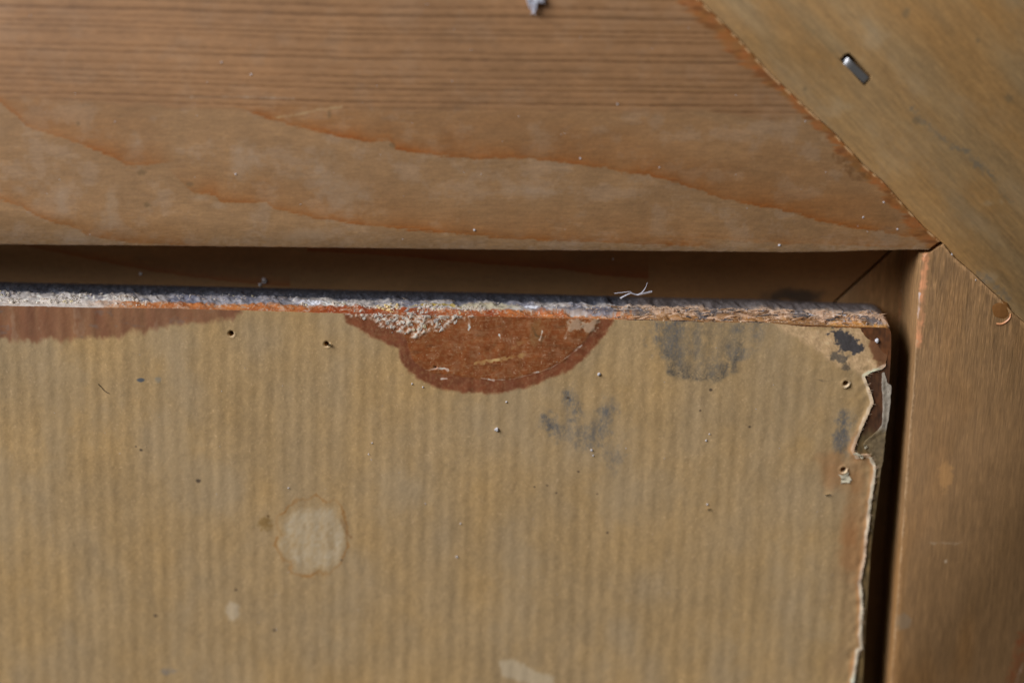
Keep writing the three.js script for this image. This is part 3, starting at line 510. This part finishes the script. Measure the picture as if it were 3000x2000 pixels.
const paperH = (x, z) => {
  const big = inBig(x, z), film = big > 0 ? inFilm(x, z) : 0;
  let y = PAPER + ribs(x, z) * 0.0215 * (1 - 0.5 * film) + 0.012 * fbm(x * 0.5, z * 0.2, 3) + 0.007 * noise(x * 2.3, z * 0.8) + 0.006 * noise(x * 4.6, z * 3);
  y += film * (0.05 + 0.03 * fbm(x * 1.1, z * 1.3, 2)) + 0.01 * big * noise(x * 2.5, z * 2.5) + scrapH(x, z) + crustAt(x, z) * (0.1 + 0.09 * noise(x * 2.2, z * 2.2) + 0.04 * noise(x * 5, z * 5));
  if (x > 36) {
    const d = tornDist(x, z);
    y += (0.16 + 0.08 * noise(x * 2, z * 1.1)) * sst(0.8, 0.05, d) * (z > 15 ? 1 : 0.7) + 0.1 * sst(2.5, 0.3, d) * noise(x * 1.2, z * 1.2);
    if (z < 6) y -= 0.22 * sst(2.2, -1.0, (48 - x) + (z + 1) * 1.1 - 4);
  }
  for (const [hx, hz, r] of holes) { const dx = x - hx, dz = z - hz, d = Math.hypot(dx, dz); if (d < r * 4) { const lip = hx > 40 ? 0.4 : 0.12; y += lip * (0.45 + 0.55 * clamp((dx * 0.75 + dz) / (d + 0.01))) * Math.exp(-(((d - r * 1.3) / (r * 0.4)) ** 2)); y -= 0.15 * sst(r * 1.5, r, d); } }
  return y;
};
const paperSdf = (x, z) => {
  let d = polySDF(paperOutline, x, z);
  if (Math.abs(d) < 2) d += (x > 44 || (x > 34 && z < 4) ? 0.09 : 0.05) * (fbm(x * 1.4, z * 1.4, 3) + 0.5 * noise(x * 4, z * 4));
  for (const [hx, hz, r] of holes) d = Math.max(d, r * (1 + 0.25 * noise(x * 3, z * 3)) - Math.hypot(x - hx, z - hz));
  return d;
};
const nearHole = (x, z) => holes.some(([a, b, r]) => Math.hypot(x - a, z - b) < r * 1.8);
const paper = mesh('backing_paper', sheet([-85, -6.5, 50.5, 52.5], 0.17, paperSdf, paperH, (x, z) => nearHole(x, z) ? PAPER - 2.2 : CORE - 0.06, paperSkin), paperMat, panel);
paper.userData.label = 'ribbed brown kraft paper with a reddish brown glue stain, grey marks and a torn right edge';

// board under the paper, bared along the torn right edge
const coreSkin = new Skin(256, 1024, 34, -6, 52, 54);
coreSkin.paint(null, (x, z, k) => {
  const m = fbm(x * 0.6, z * 0.3, 3), fib = noise(x * 5, z * 1.1), s = sst(-0.2, 0.5, fbm(x * 0.5 + 3, z * 0.25, 3)), f = 1 + 0.3 * m + 0.14 * fib + 0.12 * noise(x * 2.5, z * 2.2);
  const za = sst(2, 5, z + 2 * m), zb = sst(11.5, 13, z + m), c = [0, 1, 2].map(q => mix(mix([88, 53, 27][q], [68, 43, 25][q], za), [92, 76, 46][q], zb));
  coreSkin.set(k, (c[0] + 14 * s) * f, (c[1] + 8 * s) * f, (c[2] + 3 * s) * f); coreSkin.bump[k] = 0.5 + 0.25 * m + 0.12 * fib; coreSkin.rough[k] = 0.55;
});
const coreMat = coreSkin.material(0.05);
const corePoly = [...coreOutline, ...[[-89.19,53.43]]];
mesh('board', sheet([-85.1, -6.5, 51, 52.6], 0.34, (x, z) => { let d = polySDF(corePoly, x, z); for (const [a, b, r] of holes) d = Math.max(d, r * 1.25 - Math.hypot(x - a, z - b)); return d; }, (x, z) => CORE + (x > 38 ? 0.04 * fbm(x, z, 2) : 0), null, coreSkin), coreMat, panel).userData.label = 'dark brown board bared where the paper is torn';

// pale torn ply left standing along the right edge
const plySkin = new Skin(128, 256, 43, 2, 50, 19);
plySkin.paint(null, (x, z, k) => { const e = fbm(x * 2, z * 1.2, 3), f = 1 + 0.16 * e + 0.08 * noise(x * 7, z * 3), o = sst(11.3, 12.6, z + 0.3 * e); plySkin.set(k, mix(150, 104, o) * f, mix(140, 88, o) * f, mix(122, 60, o) * f); plySkin.bump[k] = 0.5 + 0.3 * e; });
const ply = [[46.44,4.41],[46.78,4.23],[47.19,5.67],[47.72,6.03],[47.69,7.92],[47.56,10.64],[47.33,12.10],[47.22,15.21],[46.86,18.43],[46.33,18.20],[45.58,15.21],[44.57,13.92],[44.72,13.47],[45.30,12.92],[46.30,12.10],[46.78,11.37],[46.81,8.37],[46.46,5.67]];
const plyEdge = ply.slice(10);
mesh('torn_ply', sheet([43.5, 2.5, 49.6, 18.6], 0.12, (x, z) => polySDF(ply, x, z) + 0.1 * fbm(x * 2, z * 2, 3), (x, z) => { let d = 1e9; for (let i = 1; i < plyEdge.length; i++) d = Math.min(d, segDist(x, z, plyEdge[i - 1], plyEdge[i])); return CORE + 0.05 + 0.12 * sst(0.6, 0.05, d) + 0.06 * fbm(x * 2, z * 2, 2); }, () => CORE - 0.1, plySkin), plySkin.material(0.05), panel).userData.label = 'thin grey torn ply at the panel edge';

// crumbling side of the board: layered edge from the paper down to the ledge
const path = [], along = [0];
{
  const src = coreOutline;
  for (let i = 0; i < src.length - 1; i++) { const n = Math.max(1, Math.round(Math.hypot(src[i + 1][0] - src[i][0], src[i + 1][1] - src[i][1]) / 0.2)); for (let k = 0; k < n; k++) path.push([mix(src[i][0], src[i + 1][0], k / n), mix(src[i][1], src[i + 1][1], k / n)]); }
  for (let pass = 0; pass < 3; pass++) for (let i = 1; i < path.length - 1; i++) path[i] = [(path[i - 1][0] + 2 * path[i][0] + path[i + 1][0]) / 4, (path[i - 1][1] + 2 * path[i][1] + path[i + 1][1]) / 4];
  for (let i = 1; i < path.length; i++) along[i] = along[i - 1] + Math.hypot(path[i][0] - path[i - 1][0], path[i][1] - path[i - 1][1]);
}
const TOTAL = along[along.length - 1];
const X0 = path[0][0], CORNER = along[path.findIndex(q => q[0] > 46.6)];
const prof = [[0, 0.0, 19.08], [0.06, 0.05, 18.7], [0.28, 0.24, 16.9], [0.34, 0.36, 16.5], [0.62, 0.66, 14.6], [0.7, 0.62, 13.8], [1, 0.32, 8.95]];
// past the big stain the broken board leaves a wider ledge
const ledge = (s, t) => { const r = sst(78, 92, s), q = t < 0.3 ? t : t < 0.84 ? 0.3 + (t - 0.3) * 0.32 / 0.54 : 0.62 + (t - 0.84) * 0.38 / 0.16; return mix(t, q, r); };
function edgePoint(i, t0) {
  const s = along[i], t = ledge(s, t0), q = path[i], a = path[Math.max(0, i - 3)], b = path[Math.min(path.length - 1, i + 3)], L = Math.hypot(b[0] - a[0], b[1] - a[1]);
  const nx = (b[1] - a[1]) / L, nz = -(b[0] - a[0]) / L;
  let k = 1; while (k < prof.length - 1 && prof[k][0] < t) k++;
  const u = clamp((t - prof[k - 1][0]) / (prof[k][0] - prof[k - 1][0]));
  let o = mix(prof[k - 1][1], prof[k][1], u), y = mix(prof[k - 1][2], prof[k][2], u);
  const side = sst(CORNER - 1, CORNER + 1.5, s), right = sst(82, 92, s);
  const bulk = sst(0.05, 0.2, t) * sst(1.0, 0.75, t), mid = sst(0.26, 0.4, t) * sst(0.72, 0.58, t);
  o += bulk * (0.3 * fbm(s * 0.45, t * 4, 3) + 0.1 * noise(s * 2.6, t * 13)) + mid * (0.12 * noise(s * 1.3, t * 9) + 0.1 * noise(s * 5, t * 21));
  o -= right * sst(0.06, 0.14, t) * sst(0.4, 0.28, t) * 0.42 * sst(-0.1, 0.35, fbm(s * 0.4 + 5, t * 3 + s * 0.2, 4));
  o += right * bulk * (0.22 * fbm(s * 0.9 + 7, t * 7 + s * 0.5, 3) - 0.12 * sst(0.2, 0.6, noise(s * 0.35, t * 3)));
  o += right * (0.3 * sst(0.28, 0.36, t) - 0.15 * sst(0.06, 0.16, t) * sst(0.34, 0.28, t)) * sst(1.0, 0.8, t);
  o = mix(o, Math.min(o, 0.4) * 0.4, side);
  y += right * (sst(0.3, 0.4, t) * sst(0.8, 0.62, t)) * 0.5;
  y += mid * 0.25 * fbm(s * 0.8, 5.5, 3);
  return [q[0] + nx * o, y, q[1] + nz * o];
}
const edgeSkin = new Skin(2048, 160, 0, 0, TOTAL, 1);
{
  const E = edgeSkin, sx = px => (px - 1500) * 0.0427 - X0;                             // distance along the edge of a place measured across it
  E.paint(null, (s, t0, k) => {
    const t = ledge(s, t0);
    const n1 = fbm(s * 0.5, t * 4, 3), n2 = fbm(s * 2, t * 12, 3), n3 = noise(s * 6, t * 40), n4 = noise(s * 14, t * 70);
    const tt = t + 0.05 * n1 + 0.035 * n2 + 0.02 * n3;
    const left = sst(sx(420), sx(240), s + 3 * n1), right = sst(sx(1780), sx(1900), s + 2 * n2), corner = sst(sx(2400), sx(2470), s);
    const red = sst(sx(820), sx(1000), s) * sst(sx(1560), sx(1420), s), dusty = 0.72 * sst(0.0, 0.6, n2 + 0.5 * n3); let orange = [mix(152, 138, red) + 22 * n1, mix(90, 70, red) + 24 * n1, mix(46, 34, red) + 14 * n1]; orange = orange.map((v, q) => mix(v, [160, 138, 116][q], dusty));
    let dust = [150 + 30 * n2, 143 + 28 * n2, 134 + 26 * n2], dark = [58 + 20 * n2 + 18 * n4, 60 + 20 * n2 + 18 * n4, 66 + 20 * n2 + 20 * n4];
    const grit = sst(0.1, 0.6, n2 + 0.4 * n3);
    const bare = sst(sx(430), sx(520), s) * sst(sx(880), sx(820), s); dust = dust.map((v, q) => mix(v, [96, 96, 104][q] + 14 * n2, clamp(sst(0.0, 0.4, fbm(s * 0.35 + 9, t * 4, 3)) * 0.8 + 0.6 * bare)));
    dust = dust.map((v, q) => mix(v, [196, 188, 172][q], grit * (s < sx(480) ? 0.9 : s > sx(850) && s < sx(1420) ? 0.75 : 0.2)));
    if (right > 0) {
      const tan = [164 + 26 * n2, 138 + 22 * n2, 112 + 18 * n2], gap = sst(0.1, 0.45, fbm(s * 0.35 + 2, t * 6 + s * 0.25, 4));
      dust = dust.map((v, q) => mix(v, mix(tan[q], [70, 68, 70][q], gap * 0.8), right));
      orange = orange.map((v, q) => mix(v, mix([128, 92, 54][q] + 20 * n2, [50, 46, 44][q], sst(0.0, 0.35, fbm(s * 0.4 + 5, t * 3 + s * 0.2, 4)) * (1 - corner)), right));
      orange = orange.map((v, q) => mix(v, [168 + 24 * n1, 118 + 20 * n1, 54][q], corner * 0.8));
    }
    orange = orange.map((v, q) => mix(v, [172, 162, 148][q] + 22 * n2, left));
    let c = orange.map((v, q) => mix(v, dust[q], sst(0.26, 0.34, tt)));
    dark = dark.map((v, q) => mix(v, [112, 101, 92][q] + 26 * n2, 0.75 * right));
    c = c.map((v, q) => mix(v, dark[q], sst(0.58, 0.68, tt + 0.05 * left)));
    const spk = sst(0.6, 0.95, n4 + 0.4 * n3); c = c.map((v, q) => mix(v, [176, 174, 176][q], spk * 0.5));
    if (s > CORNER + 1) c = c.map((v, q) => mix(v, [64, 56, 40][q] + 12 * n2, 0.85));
    E.set(k, ...c); E.bump[k] = 0.5 + 0.25 * n2 + 0.2 * n3; E.rough[k] = mix(0.5, 0.9, sst(0.2, 0.35, tt));
  });
  for (const [px, t, w, h, col, al] of [[905, 0.43, 1.6, 0.09, [216, 216, 224], 0.9], [985, 0.42, 1.5, 0.1, [208, 202, 186], 0.8], [1340, 0.4, 1.0, 0.06, [172, 146, 62], 0.8], [1270, 0.42, 2.6, 0.03, [150, 124, 40], 0.8], [1440, 0.43, 4, 0.13, [168, 158, 124], 0.8], [1570, 0.45, 2.8, 0.05, [200, 204, 212], 0.85], [1660, 0.45, 2.5, 0.06, [72, 72, 80], 0.6], [1760, 0.42, 3, 0.06, [70, 70, 78], 0.6], [2500, 0.5, 1.5, 0.07, [186, 190, 192], 0.8], [2350, 0.56, 1.5, 0.05, [176, 176, 178], 0.7]])
    E.blob(sx(px), t, w, h, col, al, 0.5, 0.4, 1.3);
}
{
  const pos = [], uv = [], idx = [], R = 44, n = path.length;
  for (let i = 0; i < n; i++) for (let r = 0; r <= R; r++) { const t = r / R; pos.push(...edgePoint(i, t)); uv.push(along[i] / TOTAL, t); }
  for (let i = 0; i < n - 1; i++) for (let r = 0; r < R; r++) { const a = i * (R + 1) + r, b = a + R + 1; idx.push(a, b, a + 1, b, b + 1, a + 1); }
  const e = mesh('board_edge', finish(pos, uv, idx, edgeSkin), edgeSkin.material(0.08), panel);
  e.userData.label = 'crumbling layered board edge, orange glue above grey dust';
}
// crumbs of dried glue along the edge and over the stain
const crumbs = [], fibres = [];
{
  const N = path.length, idxOf = px => { const s = (px - 1500) * 0.0427 - X0; let i = 0; while (i < N - 1 && along[i] < s) i++; return i; };
  const pale = () => { const q = rnd(); const v = 22 * rnd(); return q < 0.8 ? lin(154 + v, 145 + v, 130 + v) : q < 0.88 ? lin(164, 152, 118) : lin(136, 126, 116); };
  const scatter = (a, b, t0, t1, n, r0, r1, col) => { for (let k = 0; k < n; k++) { const ii = idxOf(a + (b - a) * rnd()), tq = t0 + (t1 - t0) * rnd(); if (fbm(along[ii] * 0.45 + 3, tq * 7, 3) + 0.25 * rnd() < 0.12) continue; const p = edgePoint(ii, tq), r = r0 + (r1 - r0) * rnd() ** 2; crumbs.push(lump(p[0], p[1] + r * 0.15, p[2] - r * 0.15, r * (0.9 + 0.9 * rnd()), r * 0.7, r * (0.7 + 0.5 * rnd()), rnd() * 3, 0.45, col ? col() : pale())); } };
  scatter(-300, 430, 0.14, 0.5, 620, 0.05, 0.2);
  scatter(-300, 850, 0.42, 0.66, 260, 0.03, 0.12);
  scatter(850, 1020, 0.31, 0.52, 160, 0.05, 0.2);
  scatter(1000, 1420, 0.25, 0.46, 420, 0.04, 0.17);
  scatter(872, 935, 0.33, 0.5, 60, 0.06, 0.2, () => lin(206, 209, 218));
  scatter(1100, 1160, 0.08, 0.45, 22, 0.1, 0.22, () => lin(176, 156, 106));
  scatter(1420, 1900, 0.34, 0.62, 150, 0.03, 0.13);
  scatter(1800, 2590, 0.26, 0.66, 420, 0.04, 0.17, () => rnd() < 0.7 ? lin(160, 134, 108) : lin(120, 112, 108));
  scatter(1000, 2580, 0.0, 0.12, 90, 0.04, 0.1, () => lin(176, 152, 120));
  for (let k = 0; k < 170; k++) {                                                      // splinters of the split board
    const ii = idxOf(1790 + 800 * rnd()), p = edgePoint(ii, 0.12 + 0.62 * rnd()), L = 0.25 + 0.8 * rnd() ** 2, w = 0.05 + 0.08 * rnd(), c = rnd();
    crumbs.push(lump(p[0], p[1] + 0.03, p[2] - 0.03, L, w, w, (rnd() - 0.5) * 0.7, 0.35, c < 0.5 ? lin(168, 138, 108) : c < 0.75 ? lin(124, 92, 60) : lin(66, 60, 56)));
  }
  let n = 0;
  while (n < 70) { const b = bbox(crustArea, 0), x = mix(b[0], b[2], rnd()), z = mix(b[1], b[3], rnd()); if (polySDF(crustArea, x, z) + 0.7 * fbm(x * 2.2, z * 2.2, 3) < -0.05 && z > paperOutline[5][1] - 0.6) { const r = 0.05 + 0.17 * rnd() ** 2; crumbs.push(lump(x, paperH(x, z) + 0.01, z, r * (0.8 + rnd()), 0.03 + 0.03 * rnd(), r, rnd() * 3, 0.9, pale())); n++; } }
  const g = mesh('glue_crumbs', mergeGeometries(crumbs), new THREE.MeshStandardMaterial({ vertexColors: true, roughness: 0.85 }), panel);
  g.userData = { kind: 'stuff', label: 'pale crumbs of dried glue' };
  // short wood and paper fibres standing off the edge
  for (let k = 0; k < 420; k++) {
    const px = rnd() < 0.25 ? rnd() * 1700 : 1700 + rnd() * 890, t = 0.05 + 0.6 * rnd(), p = edgePoint(idxOf(px), t), a = rnd() * 6.28, L = 0.4 + 1.1 * rnd();
    const dx = Math.cos(a) * L, dz = Math.sin(a) * L * 0.4;
    fibres.push(tube([[p[0] - dx * 0.5, p[1] + 0.03, p[2] - dz * 0.5], [p[0], p[1] + 0.12 + 0.15 * rnd(), p[2] - 0.08], [p[0] + dx * 0.5, p[1] + 0.1 * rnd(), p[2] + dz * 0.5 - 0.05]], 0.022, 0.012, 4));
  }
  for (let k = 0; k < 60; k++) {                                                       // along the torn paper
    const i = Math.floor(rnd() * (tornEdge.length - 1)), u = rnd(), x = mix(tornEdge[i][0], tornEdge[i + 1][0], u), z = mix(tornEdge[i][1], tornEdge[i + 1][1], u), y = PAPER + 0.2;
    fibres.push(tube([[x - 0.25, y, z], [x + 0.05, y + 0.05, z + 0.1 * (rnd() - 0.5)], [x + 0.2 + 0.25 * rnd(), y - 0.1 + 0.2 * rnd(), z + 0.5 * (rnd() - 0.5)]], 0.025, 0.012, 4));
  }
  const f = mesh('frayed_fibres', mergeGeometries(fibres), new THREE.MeshStandardMaterial({ color: new THREE.Color().setRGB(...lin(172, 148, 120)), roughness: 0.9 }), panel);
  f.userData = { kind: 'stuff', label: 'fine frayed fibres on the broken edges' };
}
{ // lifted shreds of paper at the nail holes and at the foot of the tear
  const mat = new THREE.MeshStandardMaterial({ color: new THREE.Color().setRGB(...lin(196, 176, 148)), roughness: 0.9, side: THREE.DoubleSide });
  const shred = (px, w, h, turn, up) => { const g = new THREE.PlaneGeometry(w, h, 6, 6), P = g.attributes.position, o = px[0] * 3; for (let i = 0; i < P.count; i++) { const x = P.getX(i), y = P.getY(i), e = 1 + 0.35 * noise(x * 5 + o, y * 5); P.setXYZ(i, x * e, up * (0.5 - y / h) ** 2 + 0.12 * noise(x * 4 + o, y * 4) + 0.02, y * e); } const k = g.clone(); k.translate(0, -0.05, 0); const ix = k.index.array; for (let i = 0; i < ix.length; i += 3) { const q = ix[i]; ix[i] = ix[i + 1]; ix[i + 1] = q; } const all = mergeGeometries([g, k]); all.rotateY(turn); all.translate(px[0], paperH(px[0], px[1]) + 0.05, px[1]); all.scale(MM, MM, MM); all.computeVertexNormals(); const m = mesh('paper_shred', all, mat, paper); return m; };
  shred([[42.39,18.31]][0], 1.2, 1.3, 0.3, 0.22);
  shred([[40.31,20.62]][0], 0.7, 0.3, 0.2, 0.25);
  shred([[44.03,15.14]][0], 1.2, 0.5, -0.5, 0.4);
  shred([[44.80,14.04]][0], 0.4, 0.9, 0.35, 0.4);
  shred([[-22.73,0.68]][0], 0.35, 0.4, 1.2, 0.25);
  shred([[25.21,22.53]][0], 0.4, 0.2, 0.5, 0.2);
}

// ================================================================ lint and dust
const lintMat = new THREE.MeshStandardMaterial({ color: new THREE.Color().setRGB(0.8, 0.81, 0.86), roughness: 0.9 });
const at3 = (q, y) => [q[0], y, q[1]];
{
  const p = [[13.68,-4.28],[14.41,-4.77],[14.96,-5.04],[15.83,-4.77],[16.68,-4.99],[17.63,-5.17],[16.17,-5.04],[16.67,-5.75],[16.95,-6.73],[15.05,-5.21],[12.90,-4.95]];
  const y = 15.25, f = (ids, hs, r0, r1) => tube(ids.map((k, i) => at3(p[k], y + hs[i])), r0, r1, 6);
  const g = mergeGeometries([f([0, 1, 2], [0.05, 0.3, 0.35], 0.12, 0.07), f([2, 3, 4, 5], [0.35, 0.2, 0.35, 0.1], 0.07, 0.15), f([3, 6, 7, 8], [0.25, 0.6, 1.0, 1.5], 0.09, 0.03), f([10, 9, 2], [0.15, 0.4, 0.3], 0.05, 0.04)]);
  const o = mesh('lint_thread', g, lintMat); o.userData = { label: 'curled white lint thread on the dusty board edge above the grey mark', category: 'lint' };
}
{
  const p = [[1.82,-43.98],[2.03,-42.77],[2.28,-42.04],[2.52,-40.99],[3.04,-43.78],[2.84,-42.36],[2.68,-41.64],[3.73,-43.58],[3.25,-42.53],[3.66,-42.28]], tufts = [];
  const b = [[0, 1, 2, 3], [4, 5, 6, 3], [7, 8, 6], [0, 5, 9], [4, 1, 2, 6], [7, 5, 2]];
  for (const ids of b) for (let k = 0; k < 4; k++) { const j = () => (rnd() - 0.5) * 0.6; tufts.push(tube(ids.map((i, m) => [p[i][0] + j(), 20.15 + 0.6 * rnd() * (m ? 1 : 0.3), p[i][1] + j()]), 0.16, 0.05, 5)); }
  const o = mesh('dust_tuft', mergeGeometries(tufts), lintMat); o.userData = { label: 'small white tuft of fluff on the top rail at the upper picture edge', category: 'fluff' };
}
{
  const p = [[-52.05,5.78],[-51.61,6.28],[-51.24,6.73],[-50.74,7.00]];
  const o = mesh('hair', tube(p.map(q => at3(q, paperH(q[0], q[1]) + 0.06)), 0.045, 0.04, 5), new THREE.MeshStandardMaterial({ color: new THREE.Color().setRGB(0.12, 0.09, 0.06), roughness: 0.7 }));
  o.userData = { label: 'short dark hair lying on the kraft paper at left', category: 'hair' };
}
{ // specks of white dust, too small to tell apart
  const s = [];
  for (const [x, z, r] of [[-1.94,11.80,0.23],[10.92,4.52,0.2],[-0.69,8.17,0.1],[-17.72,13.63,0.09],[10.08,14.59,0.13],[10.31,15.32,0.1],[25.00,12.44,0.1],[24.59,13.31,0.12],[-6.60,24.53,0.1],[-7.11,29.09,0.12],[-28.49,19.70,0.1],[24.98,21.92,0.12],[-12.56,5.78,0.12],[-11.20,6.19,0.1],[-18.18,15.14,0.08],[45.61,0.15,0.26],[-11.07,21.83,0.08]]) s.push(lump(x, paperH(x, z) + r * 0.5, z, r, r * 0.8, r, 0, 0.35));
  for (const [x, z, r] of [[-34.89,-34.94,0.14],[-31.38,-33.45,0.14],[-33.66,-21.24,0.16],[8.29,-23.23,0.14],[17.94,-22.08,0.12],[12.76,-29.85,0.14],[35.49,-27.76,0.1],[45.47,-17.75,0.16],[43.05,-15.87,0.14],[-4.61,-14.28,0.22],[32.93,-12.34,0.2],[47.30,-14.36,0.16],[54.19,-11.17,0.14],[57.32,-7.91,0.1]]) s.push(lump(x, 20 + r * 0.2, z, r * 0.8, r * 0.4, r * 0.6, rnd() * 3, 0.4));
  for (const [x, z, r] of [[-31.93,-4.99,0.4],[-32.44,-4.40,0.2],[-47.79,-5.85,0.18],[12.97,-7.80,0.12]]) s.push(lump(x, 9 + r * 0.4, z, r, r * 0.6, r, 0, 0.4));
  for (let k = 0; k < 50; k++) { const x = -62 + 112 * rnd(), z = -42 + 29 * rnd(), r = 0.02 + 0.03 * rnd(); if (x < 50 && (x - 51) < -(-12 - z) - 1.5) s.push(lump(x, 20 + r * 0.4, z, r * 1.4, r * 0.7, r, rnd() * 3, 0.3)); }
  for (let k = 0; k < 50; k++) { const x = -64 + 106 * rnd(), z = 0 + 45 * rnd(), r = 0.02 + 0.03 * rnd(); s.push(lump(x, paperH(x, z) + r * 0.4, z, r * 1.3, r * 0.7, r, rnd() * 3, 0.3)); }
  const o = mesh('dust_specks', mergeGeometries(s), new THREE.MeshStandardMaterial({ color: new THREE.Color().setRGB(0.74, 0.72, 0.7), roughness: 0.9 }));
  o.userData = { kind: 'stuff', label: 'white dust specks scattered over the wood and paper', category: 'dust' };
}
renderer.render(scene, camera);
